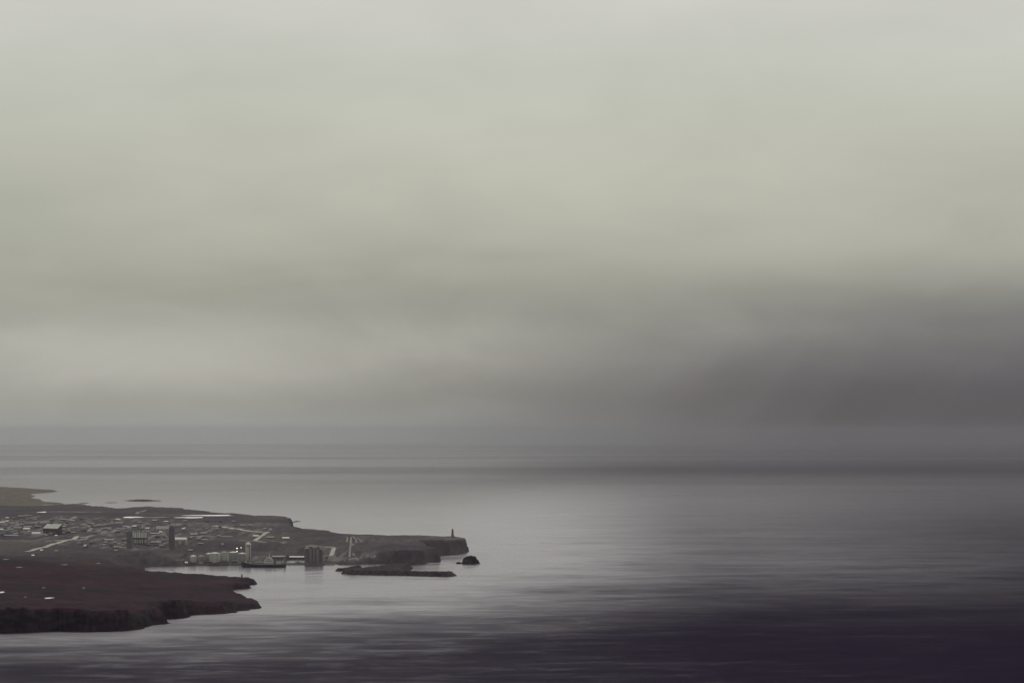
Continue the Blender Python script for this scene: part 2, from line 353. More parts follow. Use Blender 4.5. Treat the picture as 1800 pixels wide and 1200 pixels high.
# heights of the land
HC = [(-600, 1060, 30), (-300, 1060, 29), (0, 1060, 28), (100, 1065, 27), (200, 1070, 23), (262, 1085, 15), (300, 1065, 17), (380, 1055, 13), (445, 1062, 7), (425, 1035, 8), (420, 1020, 9), (380, 1015, 9.5),
      (300, 1010, 11), (200, 1010, 16), (100, 1015, 22), (0, 1015, 24), (100, 1040, 23), (200, 1040, 20), (300, 1035, 15), (370, 1035, 13), (0, 985, 25), (150, 980, 22), (230, 992, 8), (-300, 1000, 26),
      (275, 982, 14), (250, 968, 23), (200, 960, 27), (345, 988, 3.5), (400, 986, 3.5), (450, 985, 3.5), (495, 985, 3.5), (330, 972, 17), (320, 985, 5), (400, 966, 18), (400, 952, 27), (480, 952, 27), (450, 968, 15), (500, 968, 14),
      (520, 980, 4), (545, 980, 5), (575, 983, 4), (590, 986, 4), (585, 972, 12), (585, 960, 22), (540, 955, 26), (605, 985, 6), (615, 975, 14), (640, 985, 8), (630, 960, 24), (660, 975, 17), (680, 985, 14), (700, 968, 24.5), (740, 968, 24.5), (742, 975, 23),
      (690, 955, 28), (640, 945, 29), (600, 945, 28), (524, 916, 1.5), (528, 916, 1), (520, 916, 4), (510, 909, 23.5), (822, 952, 25.5), (818, 946, 26.5), (808, 943, 29), (760, 946, 31), (797, 942.5, 30.5), (720, 945, 30), (500, 935, 28), (550, 935, 28), (450, 930, 28), (400, 930, 29), (300, 930, 30), (200, 930, 30), (100, 930, 30), (0, 930, 30), (-400, 930, 30),
      (100, 950, 29), (0, 950, 29), (200, 945, 29), (300, 945, 28), (350, 945, 28), (0, 903, 29), (100, 903, 28), (200, 903, 26), (300, 900, 25), (400, 905, 25), (480, 908, 25), (500, 912, 26), (250, 893, 24), (180, 896, 14), (120, 892, 12), (0, 893, 20),
      (0, 886, 5), (60, 885, 4), (-300, 886, 5), (20, 875, 4), (-300, 870, 5), (40, 860, 6), (0, 858, 9), (-300, 857, 11)]
HCU = np.array([[px-900, math.log((CAM_H-z)*FPX/(py-Y0))*1300] for px, py, z in HC]); HCZ = np.array([h[2] for h in HC])

def base_height(t, y):
    u = t*FPX; v = np.log(y)*1300
    nw = 0; n = 0
    for (cu, cv), z in zip(HCU, HCZ):
        wgt = 1.0/((u-cu)**2 + (v-cv)**2 + 60)**1.6
        nw = nw + wgt; n = n + wgt*z
    return n/nw

def shore_distance(x, y):
    best = np.full(x.shape, 1e18); wid = np.full(x.shape, 10.0); inside = np.zeros(x.shape, bool)
    n = len(SHP)
    for i in range(n):
        ax, ay = SHP[i]; bx, by = SHP[(i+1) % n]
        dx, dy = bx-ax, by-ay
        s = np.clip(((x-ax)*dx+(y-ay)*dy)/(dx*dx+dy*dy), 0, 1)
        d = (x-ax-s*dx)**2 + (y-ay-s*dy)**2
        mk = d < best
        best = np.where(mk, d, best); wid = np.where(mk, SHW[i]*(1-s)+SHW[(i+1) % n]*s, wid)
        if dy != 0:
            cr = ((ay > y) != (by > y)) & (x < (bx-ax)*(y-ay)/dy + ax)
            inside ^= cr
    d = np.sqrt(best)
    return np.where(inside, d, -d), wid

COLS = np.arange(-860, 845, 1.6); NR = 590
TS = (COLS-900)/FPX
YS = np.exp(np.linspace(math.log(3180), math.log(12300), NR))
TT, YY = np.meshgrid(TS, YS); XX = TT*YY
sd_, wid_ = shore_distance(XX, YY)
natural = np.clip((wid_-4)/8, 0, 1)
amp = np.clip(wid_*0.55, 1.0, 16)
sdn = sd_ + natural*(fbm(XX, YY, 46, 5, 3, 0.62)*amp*1.5 + fbm(XX, YY, 14, 3, 9, 0.6)*3.0)
BH = base_height(TT, YY)
rough = np.clip((BH-5)/10, 0.05, 1)
BH = BH + rough*(fbm(XX, YY, 210, 5, 21)*np.where(YY < 4450, 6.5, 5.0) + fbm(XX, YY, 30, 4, 31, 0.6)*1.6)
k = np.clip(sdn/np.maximum(wid_, 2.0), -1.0, 1.0)
prof = np.where(k > 0, 1-(1-k)**2.2, k*0.6)
# broken ledges on the cliffs
ledge = prof + natural*np.where((prof > 0.02) & (prof < 0.98), fbm(XX, YY, 11, 3, 41, 0.6)*0.22, 0)
ZZ = np.where(k > 0, np.maximum(ledge, 0.01)*BH, k*4.0)

# height look-up on the same grid
LY0 = math.log(YS[0]); LDY = math.log(YS[1])-LY0; DT = TS[1]-TS[0]
def ground(x, y):
    i = (math.log(y)-LY0)/LDY; j = (x/y-TS[0])/DT
    i = min(max(i, 0), NR-1.001); j = min(max(j, 0), len(TS)-1.001)
    a, b = int(i), int(j); fi, fj = i-a, j-b
    return (ZZ[a, b]*(1-fj)+ZZ[a, b+1]*fj)*(1-fi) + (ZZ[a+1, b]*(1-fj)+ZZ[a+1, b+1]*fj)*fi
def spot(px, py):
    """the place on the land seen along a bearing"""
    t = (px-900)/FPX; s = (py-Y0)/FPX
    y = 3200.0
    while y < 12200:
        if CAM_H - s*y <= max(ground(t*y, y), 0.0): break
        y *= 1.0012
    return (t*y, y, max(ground(t*y, y), 0.0))

# yard mask: worked ground in the town and around the harbour
yard = np.zeros_like(ZZ)
def yard_blob(px, py, rx, ry, a=1.0):
    global yard
    PY = Y0 + (CAM_H-ZZ)*FPX/YY; PX = TT*FPX+900
    q = ((PX-px)/rx)**2 + ((PY-py)/ry)**2
    yard = np.maximum(yard, a*np.clip(1.5-q, 0, 1))
for a in ((60, 925, 110, 17), (180, 925, 120, 15), (290, 935, 90, 20), (240, 955, 90, 11), (330, 925, 90, 10, .7), (450, 930, 60, 12, .5), (430, 985, 130, 8, .8), (600, 975, 60, 12, .6), (130, 950, 90, 8, .6), (690, 945, 120, 8, .25)):
    yard_blob(*a)

def build_land():
    keep = sd_ > -45
    q = keep[:-1, :-1] | keep[1:, :-1] | keep[:-1, 1:] | keep[1:, 1:]
    idx = np.arange(ZZ.size).reshape(ZZ.shape)
    F = np.stack([idx[:-1, :-1][q], idx[:-1, 1:][q], idx[1:, 1:][q], idx[1:, :-1][q]], 1)
    used = np.unique(F); remap = np.zeros(ZZ.size, np.int64); remap[used] = np.arange(len(used)); F = remap[F]
    V = np.stack([XX.ravel()[used], YY.ravel()[used], ZZ.ravel()[used]], 1).astype(np.float32)
    me = bpy.data.meshes.new('coastal_land')
    me.vertices.add(len(V)); me.vertices.foreach_set('co', V.ravel())
    me.loops.add(F.size); me.loops.foreach_set('vertex_index', F.ravel().astype(np.int32))
    me.polygons.add(len(F)); me.polygons.foreach_set('loop_start', np.arange(0, F.size, 4, dtype=np.int32))
    me.update(calc_edges=True); me.validate()
    me.polygons.foreach_set('use_smooth', np.ones(len(me.polygons), bool))
    at = me.attributes.new('yard', 'FLOAT', 'POINT'); at.data.foreach_set('value', yard.ravel()[used].astype(np.float32))
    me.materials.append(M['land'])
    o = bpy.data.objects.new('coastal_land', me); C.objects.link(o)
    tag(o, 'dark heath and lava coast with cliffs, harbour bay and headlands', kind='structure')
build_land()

# ------------------------------------------------------------------ sea
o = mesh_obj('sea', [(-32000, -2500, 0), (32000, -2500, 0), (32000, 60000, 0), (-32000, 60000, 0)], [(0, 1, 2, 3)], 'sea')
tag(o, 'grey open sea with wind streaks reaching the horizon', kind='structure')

# ------------------------------------------------------------------ roads, ponds
def strip(name, pts, width, mat, label, lift=0.35, pix=True):
    P = [spot(*p) for p in pts] if pix else pts
    path = []
    for a, b in zip(P[:-1], P[1:]):
        n = max(2, int(math.dist(a[:2], b[:2])/7))
        path += [(a[0]+(b[0]-a[0])*i/n, a[1]+(b[1]-a[1])*i/n) for i in range(n)]
    path.append(P[-1][:2])
    for _ in range(6):
        path = [path[0]] + [tuple((path[i-1][c]+2*path[i][c]+path[i+1][c])/4 for c in (0, 1)) for i in range(1, len(path)-1)] + [path[-1]]
    v, f = [], []; m = 4
    for i, (x, y) in enumerate(path):
        a = path[max(i-1, 0)]; b = path[min(i+1, len(path)-1)]
        dx, dy = b[0]-a[0], b[1]-a[1]; L = math.hypot(dx, dy) or 1; nx, ny = -dy/L, dx/L
        ww = width*(0.88+0.24*random.random())
        for q in range(m+1):
            s = (q/m-0.5)*ww
            X_, Y_ = x+nx*s, y+ny*s
            v.append((X_, Y_, ground(X_, Y_)+lift-(0.3 if q in (0, m) else 0)))
    for i in range(len(path)-1):
        for q in range(m): f.append((i*(m+1)+q, i*(m+1)+q+1, (i+1)*(m+1)+q+1, (i+1)*(m+1)+q))
    o = mesh_obj(name, v, f, mat, smooth=True)
    return tag(o, label, kind='structure')

strip('road', [(45, 969), (60, 966), (85, 959), (105, 953), (118, 948.5), (136, 942)], 9, 'gravel', 'long pale road running up from the heath into the town')
strip('road', [(-250, 949.4), (0, 949.4), (60, 949.5), (110, 949.6), (137, 949), (150, 945), (164, 940.5)], 13, 'dull_gravel', 'level grey road along the front of the town')
strip('track', [(150, 922), (157, 924), (162, 926.5), (159, 930), (156, 934)], 8, 'dull_gravel', 'short hooked gravel track right of the striped roof')
strip('track', [(84, 899.5), (110, 899), (140, 899.3), (178, 900)], 26, 'dull_gravel', 'thin level track across the upper heath at far left')
strip('track', [(116, 914), (124, 911.5), (133, 907.5)], 11, 'dull_gravel', 'gravel track slanting up the upper town')
strip('track', [(240, 903), (248, 899), (256, 896.5)], 8, 'dull_gravel', 'faint track climbing the far plateau')
strip('road', [(378, 923.6), (395, 926), (425, 931.2), (450, 934), (472, 935)], 13, 'gravel', 'pale road curving behind the harbour plateau')
strip('road', [(446, 951), (455, 945), (463, 939.5), (471.5, 934.5)], 8, 'gravel', 'broad bright road climbing straight up behind the silo')
strip('road', [(420, 950), (436, 949.8), (455, 950.5), (480, 951.8), (500, 952.4)], 10, 'dull_gravel', 'thin road crossing behind the silo')
strip('track', [(320, 942), (345, 942.3), (375, 942.2), (405, 942)], 14, 'dull_gravel', 'level grey track behind the white shed')
strip('track', [(614.5, 980), (615, 968), (616.5, 955), (617.5, 944)], 3.6, 'dull_gravel', 'straight pale track climbing the slope of the headland')
strip('track', [(610, 943), (611, 946.5), (609.5, 952)], 3, 'dull_gravel', 'short faint track at the top of the headland slope')
strip('track', [(619, 941.5), (623, 944), (626, 949), (626.5, 954)], 2.6, 'dull_gravel', 'pale bent track near the headland top')
strip('track', [(628, 944.5), (632, 948), (637, 952.5)], 2.2, 'dull_gravel', 'short slanting track near the headland top')
strip('track', [(546, 960.5), (562, 959.5), (575, 960.5), (587, 963)], 13, 'dull_gravel', 'pale track curving above the dark block')
strip('road', [(582, 977), (583.5, 972), (586, 966.5), (587.5, 962.5)], 7.5, 'gravel', 'broad pale ramp down to the harbour')
strip('track', [(612, 983), (622, 983.4), (630, 983)], 10, 'dull_gravel', 'low gravel bench above the harbour beach')
strip('track', [(653, 983.5), (662, 982)], 9, 'dull_gravel', 'short gravel bench beside the dark cliff')

def pond(x0, x1, py, depth_px, label, mat='pond'):
    a = spot(x0, py); b = spot(x1, py)
    zm = []
    for i in range(9):
        f_ = i/8; zm.append(ground(a[0]+(b[0]-a[0])*f_, (a[1]+b[1])/2))
    cx, cy_ = (a[0]+b[0])/2, (a[1]+b[1])/2
    hw = abs(b[0]-a[0])/2; hd = (0.65 if mat == 'bog' else 1.0)*depth_px*cy_/(CAM_H-np.mean(zm))*cy_/FPX/2
    v = [(0, 0, 0)]; f = []; n = 40; ph = random.random()*9
    for i in range(n):
        t = 2*math.pi*i/n
        r = 1+0.16*math.sin(3*t+ph)+0.10*math.sin(5*t+2*ph)+0.05*math.sin(9*t+ph)
        v.append((math.cos(t)*hw*r, math.sin(t)*hd*r, 0))
        f.append((0, 1+i, 1+(i+1) % n))
    z = max(ground(cx+p[0], cy_+p[1]) for p in v)
    o = mesh_obj('pond', v, f, mat); o.location = (cx, cy_, z+0.12)
    return tag(o, label, kind='structure')
pond(216, 249, 909.3, 2.2, 'bright narrow pond on the plateau at left of the pond chain')
pond(252, 300, 909.7, 1.2, 'thin dim pond in the middle of the plateau pond chain', 'bog')
pond(311, 358, 910.8, 1.9, 'bright long pond nearest in the plateau pond chain')
pond(330, 408, 906.7, 1.9, 'longest bright pond at the right end of the plateau pond chain')
pond(68, 80, 900.6, 1.8, 'small bright pond at the left end of the upper track')
pond(-6, 8, 1041, 2.6, 'bright pool on the near heath at the left edge')
pond(78, 94, 1051, 2.2, 'brightest pool on the near heath')
pond(40, 49, 1049, 1.4, 'faint pool between two bright pools on the near heath', 'bog')
pond(74, 80, 1033.3, 1.3, 'tiny pool on the middle of the near heath', 'bog')
pond(144, 150, 1033.2, 1.6, 'small pool on the near heath right of centre', 'bog')
pond(107, 120, 992.5, 1.3, 'thin pool on the dark slope below the long road', 'bog')
pond(169, 177, 990, 1.6, 'small pool on the dark slope left of the inlet', 'bog')
pond(5, 16, 983.5, 1.5, 'faint pool on the dark slope at the left edge', 'bog')
pond(26, 42, 997, 1.5, 'dull pool on the dark slope at far left', 'bog')
pond(75, 92, 881.5+5.6, 1.2, 'pale tidal pool behind the far beach', 'bog')

# ------------------------------------------------------------------ islands, stack, breakwater
def rock_mass(name, outline, hfun, mat, label, cat, step, noise_a=1.0, seed=5, kind=None):
    P = np.array(outline)
    sx, sy = step
    x0, y0 = P.min(0)-6; x1, y1 = P.max(0)+6
    xs = np.arange(x0, x1, sx); ys = np.arange(y0, y1, sy)
    gx, gy = np.meshgrid(xs, ys)
    best = np.full(gx.shape, 1e18); ins = np.zeros(gx.shape, bool); n = len(P)
    for i in range(n):
        ax, ay = P[i]; bx, by = P[(i+1) % n]; dx, dy = bx-ax, by-ay
        s = np.clip(((gx-ax)*dx+(gy-ay)*dy)/(dx*dx+dy*dy+1e-9), 0, 1)
        best = np.minimum(best, (gx-ax-s*dx)**2+(gy-ay-s*dy)**2)
        if dy != 0: ins ^= ((ay > gy) != (by > gy)) & (gx < (bx-ax)*(gy-ay)/dy+ax)
    d = np.where(ins, np.sqrt(best), -np.sqrt(best)) + fbm(gx, gy, 9, 4, seed, 0.6)*2.4*noise_a
    z = hfun(gx, gy, d) + np.where(d > 0, fbm(gx, gy, 6, 4, seed+7, 0.6)*1.8*noise_a, 0)
    z = np.where(d > 0, np.maximum(z, 0.05), np.maximum(d*0.5, -1.5))
    keep = d > -4
    q = keep[:-1, :-1] | keep[1:, 1:] | keep[1:, :-1] | keep[:-1, 1:]
    idx = np.arange(gx.size).reshape(gx.shape)
    F = np.stack([idx[:-1, :-1][q], idx[:-1, 1:][q], idx[1:, 1:][q], idx[1:, :-1][q]], 1)
    us = np.unique(F); rm = np.zeros(gx.size, int); rm[us] = np.arange(len(us))
    c = P.mean(0)
    V = np.stack([gx.ravel()[us]-c[0], gy.ravel()[us]-c[1], z.ravel()[us]], 1)
    o = mesh_obj(name, V.tolist(), rm[F].tolist(), mat, smooth=False)
    o.location = (c[0], c[1], 0)
    return tag(o, label, cat, kind=kind)

P0 = lambda l: [plan(*p) for p in l]
def profile_x(samples, width):
    xs = [s[0] for s in samples]; hs = [s[1] for s in samples]
    return lambda gx, gy, d: np.interp(gx, xs, hs)*np.clip(d/width, 0, 1)**0.6
# sea stack off the headland: heights read along its width
Ds = plan(827, 990.5)[1]; sx_ = lambda px: (px-900)*Ds/FPX; hz = lambda py: CAM_H-(py-Y0)*Ds/FPX
st = rock_mass('sea_stack', [(sx_(810.5), Ds-6), (sx_(818), Ds-14), (sx_(830), Ds-13), (sx_(840), Ds-8), (sx_(844), Ds), (sx_(840), Ds+14), (sx_(826), Ds+22), (sx_(813), Ds+14)],
     profile_x([(sx_(810), 3), (sx_(812.5), 5), (sx_(815), hz(980.5)), (sx_(821), hz(977.3)), (sx_(829), hz(976.6)), (sx_(836), hz(978)), (sx_(838), hz(982.5)), (sx_(841), hz(984.5)), (sx_(844), hz(987))], 3.0),
     'rock', 'dark flat-topped sea stack standing off the lighthouse headland', 'rock', (0.9, 1.4))
rock_mass('sea_rock', [(sx_(800), Ds+4), (sx_(804), Ds-2), (sx_(809), Ds-2), (sx_(811), Ds+5), (sx_(805), Ds+9)], lambda x, y, d: np.clip(d/2.0, 0, 1)*3.4, 'rock',
     'low little rock just left of the sea stack', 'rock', (0.7, 1.0), 0.6, 8)
rock_mass('skerry', P0([(217, 879.8), (235, 880.6), (255, 881), (272, 880.4), (284, 880), (270, 879), (250, 878.2), (230, 878.8)]), lambda x, y, d: np.clip(d/40, 0, 1)*3.5, 'rock',
     'long low skerry lying off the far plateau', 'rock', (3, 8), 1.2, 12)
rock_mass('skerry', P0([(182, 883.2), (195, 883.6), (208, 883), (195, 882.6)]), lambda x, y, d: np.clip(d/25, 0, 1)*1.6, 'rock',
     'faint thin reef left of the long low skerry', 'rock', (3, 7), 0.8, 13)
rock_mass('skerry', P0([(135, 883.8), (148, 884.2), (160, 883.7), (148, 883.2)]), lambda x, y, d: np.clip(d/25, 0, 1)*1.3, 'rock',
     'thin reef close to the far beach', 'rock', (3, 7), 0.8, 14)
# breakwater: rubble mounds, an inner arm and the long outer arm
mound = lambda H_, W_: (lambda x, y, d: np.clip(d/W_, 0, 1)*H_)
rock_mass('breakwater', P0([(598, 1008), (612, 1009.4), (640, 1010.3), (700, 1011.3), (750, 1012.8), (790, 1013.8), (804, 1011.6), (798, 1008, 3), (782, 1005, 6), (745, 1003.4, 7), (712, 1002, 7),
     (718, 1000.5, 4), (725, 997, 2.5), (726, 992, 5), (690, 990.5, 6), (672, 993, 6), (655, 996, 6), (640, 998, 5.5), (625, 1001, 4), (617, 1003.5, 2), (606, 1006, .5)]), mound(7.4, 8), 'rubble',
     'long dark rubble breakwater with a tapering outer arm', 'breakwater', (1.1, 1.8), 0.9, 17)
rock_mass('breakwater', P0([(588.5, 1003.6), (605, 1003.8), (620, 1001), (637, 997.8), (637, 994.6, 2.6), (622, 993.8, 3.4), (610, 996.8, 3.2), (600, 998.8, 3.2), (588.5, 999.8, 3)]), mound(4.6, 5), 'rubble',
     'short dark rubble mole left of the long breakwater', 'breakwater', (1.1, 1.8), 0.7, 19)

# ------------------------------------------------------------------ buildings
def site(px, py):
    x, y, z = spot(px, py)
    return x, y, z, y/FPX
def small_house(px0, px1, pyt, pyb, wall, roof, label, cat='building', rz=None, group=None, name='shed', flat=False):
    px = (px0+px1)/2
    x, y, z, s = site(px, pyb)
    w_ = max((px1-px0)*s, 4.0); h_ = max((pyb-pyt)*s, 3.0)
    d_ = min(max(w_*0.7, 7), 16)
    rz = random.uniform(-0.25, 0.25) if rz is None else rz
    zb = min(ground(x+a*w_/2, y+b*d_/2) for a in (-1, 1) for b in (-1, 1))
    mb = MB()
    if flat:
        mb.box(-w_/2, w_/2, -d_/2, d_/2, -1.0, h_, 0); mb.box(-w_/2-0.2, w_/2+0.2, -d_/2-0.2, d_/2+0.2, h_+0.01, h_+0.4, 1)
    else:
        rise = h_*0.5; hw = h_-rise
        mb.gable_walls(w_, d_, hw, rise-0.05, 0); mb.gable_roof(w_, d_, hw, rise, 0.25, 0.35, 1)
        mb.box(-w_/2+0.05, w_/2-0.05, -d_/2+0.05, d_/2-0.05, -1.5, -0.02, 0)
    o = mb.build(name, [wall, roof]); o.location = (x, y, zb+0.25); o.rotation_euler = (0, 0, rz)
    return tag(o, label, cat, group)

ORD = ['leftmost', 'second from left', 'third from left', 'fourth from left', 'fifth from left', 'sixth from left', 'seventh from left', 'eighth from left', 'ninth from left', 'tenth from left', 'eleventh from left']
WORD = {'pale_roof': 'pale', 'white': 'white', 'grey_roof': 'grey', 'blue': 'bluish', 'rust': 'rusty', 'mid': 'dark grey', 'cream': 'cream'}
def row(where, group, items):
    items = sorted(items, key=lambda t: t[0]+t[1])
    for i, (a, b, t, q, wall, roof) in enumerate(items):
        lab = f"tiny {WORD[roof]} roofed shed, {ORD[i]} {where}"
        small_house(a, b, t, q, wall, roof, lab, 'shed', group=group)
row('in top row at left town edge', 'sheds at the left edge of town', [
    (10, 16, 908.6, 911.4, 'mid', 'pale_roof'), (3, 7, 912.6, 916.4, 'cream', 'grey_roof'), (32, 41, 905.5, 908.8, 'mid', 'grey_roof'), (43, 50, 904.4, 907.6, 'cream', 'grey_roof'), (51, 56, 905.2, 907.8, 'mid', 'blue'), (21, 25, 910, 912.6, 'mid', 'mid')])
row('in second row at left town edge', 'sheds at the left edge of town', [
    (9, 15.5, 914.8, 917.8, 'mid', 'pale_roof'), (-1, 7.5, 916.4, 919, 'mid', 'pale_roof'), (20, 26, 919.3, 922, 'mid', 'grey_roof'), (35, 43, 920.4, 922.8, 'mid', 'grey_roof'), (44, 60, 917.6, 920.4, 'mid', 'blue'), (66, 70.5, 915.6, 918.8, 'mid', 'grey_roof'), (62, 66, 922, 925.4, 'cream', 'grey_roof')])
row('in third row at left town edge', 'sheds at the left edge of town', [
    (-2, 6, 929, 932.6, 'mid', 'pale_roof'), (9, 17, 930, 935, 'blue', 'blue'), (17, 24, 929.4, 932, 'mid', 'grey_roof'), (25, 39, 925, 930.4, 'mid', 'grey_roof'), (40, 53, 927.6, 930.6, 'mid', 'pale_roof'), (42, 56, 924.6, 927.4, 'mid', 'grey_roof'), (3, 9, 936, 941, 'mid', 'mid'), (18, 31, 939.8, 943, 'mid', 'grey_roof')])
row('around the striped roof', 'sheds round the striped roof', [
    (79, 83, 939.6, 942, 'mid', 'grey_roof'), (97, 101.5, 939.8, 942.6, 'mid', 'pale_roof'), (108, 114, 928.6, 932.6, 'mid', 'grey_roof'), (118.5, 123, 928.4, 932, 'cream', 'grey_roof'), (84, 91, 937.6, 940.4, 'mid', 'rust'), (125, 133, 934.4, 937, 'mid', 'grey_roof'), (106, 116, 911, 914, 'mid', 'grey_roof'), (116.5, 121, 911.4, 915, 'cream', 'grey_roof'), (95, 100, 909.6, 911.6, 'mid', 'grey_roof')])
row('in upper middle of town', 'sheds in the upper middle of town', [
    (204, 211.5, 911.2, 914, 'mid', 'pale_roof'), (203, 217, 917.6, 920.2, 'mid', 'grey_roof'), (216, 228, 923.2, 926, 'mid', 'grey_roof'), (232, 240, 923.4, 926, 'mid', 'pale_roof'), (249, 254.5, 922.4, 926, 'cream', 'grey_roof'), (256, 263, 926.8, 929.6, 'mid', 'pale_roof'), (289, 296, 915.4, 918, 'mid', 'white'), (322, 328, 913.8, 916.4, 'mid', 'grey_roof'), (205, 212, 927.6, 930.2, 'mid', 'grey_roof'), (184, 196, 926.8, 929.6, 'mid', 'grey_roof'), (320, 325, 927.8, 930.8, 'mid', 'pale_roof')])
row('in lower middle of town', 'sheds in the lower middle of town', [
    (182, 190, 951, 955, 'mid', 'grey_roof'), (192, 199, 953.4, 957, 'mid', 'mid'), (206.5, 211.5, 953.4, 957.2, 'cream', 'grey_roof'), (213, 218.5, 956, 960.4, 'mid', 'grey_roof'), (200, 208, 960.4, 962.6, 'mid', 'grey_roof'), (210, 216, 960, 963, 'mid', 'grey_roof'), (201, 207, 966.4, 968.6, 'mid', 'grey_roof'), (184, 200, 947.8, 950.2, 'mid', 'grey_roof')])
row('between factory and white shed', 'sheds beside the grey factory', [
    (258.5, 263, 954.6, 958.8, 'mid', 'grey_roof'), (264, 280, 935.8, 938.6, 'mid', 'grey_roof'), (279.5, 285.5, 933.6, 936.6, 'mid', 'pale_roof'), (280, 287.5, 957, 960.6, 'mid', 'grey_roof'), (289, 294, 938, 944.6, 'mid', 'grey_roof'), (265, 275, 947.4, 950.4, 'mid', 'mid'), (266, 284, 951.6, 954, 'mid', 'grey_roof')])
row('right of the white shed', 'sheds right of the white shed', [
    (334, 338, 943.2, 946, 'mid', 'grey_roof'), (346, 352.5, 945.4, 949.6, 'mid', 'grey_roof'), (355, 365, 947.6, 949.8, 'mid', 'grey_roof'), (330, 338.5, 964.8, 968.4, 'mid', 'grey_roof'), (335, 348, 937.6, 940, 'mid', 'grey_roof'), (352, 364, 935.6, 938, 'mid', 'grey_roof'), (379, 384, 927.8, 931, 'mid', 'grey_roof')])
row('on plateau above harbour', 'sheds on the plateau above the harbour', [
    (408, 414, 915, 917.4, 'mid', 'grey_roof'), (422, 431, 921.8, 925.4, 'mid', 'grey_roof'), (413, 419, 922, 925, 'mid', 'mid'), (437, 442, 921.4, 924.2, 'mid', 'grey_roof'), (463, 468, 928, 930.2, 'mid', 'grey_roof'), (473, 478, 929, 931.4, 'cream', 'grey_roof'), (470, 482, 943, 945.8, 'mid', 'grey_roof'), (496, 508, 943.8, 946.4, 'mid', 'pale_roof'), (445, 455, 941, 943, 'mid', 'pale_roof')])
row('on the headland slope', 'sheds on the headland slope', [
    (619, 622, 955, 958.8, 'cream', 'grey_roof'), (619.5, 622.5, 972, 976.4, 'cream', 'grey_roof')])
def scatter(n, x0, x1, y0, y1, part):
    bands = ('topmost', 'upper', 'lower', 'lowest'); nb = n//4
    for k, band in enumerate(bands):
        ya, yb = y0+(y1-y0)*k/4, y0+(y1-y0)*(k+1)/4
        for i in range(nb):
            px = x0+(x1-x0)*(i+0.1+random.random()*0.7)/nb; py = random.uniform(ya, yb); w_ = random.uniform(3.2, 10); h_ = random.uniform(1.8, 3.0)
            wall = random.choice(('mid', 'mid', 'cream', 'dark')); roof = random.choice(('grey_roof', 'grey_roof', 'mid', 'mid', 'tank', 'blue'))
            small_house(px-w_/2, px+w_/2, py-h_, py, wall, roof, f'dull low shed, {ORD[i]} in the {band} scatter row of the {part} town', 'shed',
                        group=f'low sheds scattered over the {part} of town', name='low_shed', rz=random.uniform(-0.5, 0.5), flat=random.random() < .35)
scatter(28, 0, 135, 908, 946, 'left')
scatter(28, 135, 260, 912, 962, 'middle')
scatter(20, 258, 400, 914, 960, 'right')
small_house(55, 70, 934.4, 940.4, 'cream', 'white', 'bright white roofed shed low left of the striped roof', 'shed', rz=0.5)
small_house(148, 154, 957, 962.4, 'mid', 'white', 'lone bright roofed hut below the long pale road', 'hut', rz=-0.7, name='hut')
small_house(71, 75.5, 966, 968.6, 'mid', 'pale_roof', 'tiny hut on the dark slope right of the road end', 'hut', name='hut')
small_house(96, 102, 967.4, 969.4, 'mid', 'grey_roof', 'tiny dim hut on the dark slope below the long road', 'hut', name='hut')
small_house(56, 60, 975.6, 977.8, 'mid', 'pale_roof', 'lowest tiny hut on the dark slope at left', 'hut', name='hut')
small_house(325, 329.5, 986.4, 989.6, 'cream', 'pale_roof', 'little pale hut on the shore left of the tanks', 'hut', name='hut')

def hall(name, px0, px1, pyt, pyb, wall, roof, label, cat, depth=18, rise_f=0.35, rz=0.0, doors=0):
    x, y, z, s = site((px0+px1)/2, pyb)
    w_ = (px1-px0)*s; h_ = (pyb-pyt)*s; rise = h_*rise_f; hw = h_-rise
    zb = min(ground(x+a*w_/2, y+b*depth/2) for a in (-1, 1) for b in (-1, 1))
    e = empty(name, (x, y+depth/2*0, zb+0.1), rz)
    a = MB(); a.gable_walls(w_, depth, hw, rise-0.06); a.box(-w_/2+0.05, w_/2-0.05, -depth/2+0.05, depth/2-0.05, -2.5, -0.02); a.build('wall', wall, e)
    a = MB(); a.gable_roof(w_, depth, hw, rise, 0.3, 0.4); a.build('roof', roof, e)
    for i in range(doors):
        cx = -w_/2 + w_*(i+0.5)/doors
        a = MB(); a.box(cx-w_/doors*0.28, cx+w_/doors*0.28, -depth/2-0.12, -depth/2+0.05, 0.1, hw*0.7); a.build('door', 'concrete' if wall == 'cream' else 'mid', e)
    tag(e, label, cat)
    return e, w_, h_, s
hall('shed', 306, 328.5, 944.2, 955.5, 'cream', 'white', 'white shed with a bright roof right of the dark tower', 'shed', 16, 0.28, 0.0, 2)
hall('warehouse', 275, 297.5, 923.6, 932.4, 'cream', 'grey_roof', 'long cream warehouse behind the dark tower', 'warehouse', 22, 0.55, 0.02, 3)
hall('warehouse', 479, 502, 974.4, 983.2, 'dark', 'grey_roof', 'dull long warehouse behind the ship', 'warehouse', 14, 0.2, 0.0, 4)
hall('warehouse', 504, 534.5, 972.8, 983.0, 'dark', 'white', 'dark quayside warehouse with a bright roof line between ship and dark block', 'warehouse', 14, 0.16, 0.0, 4)

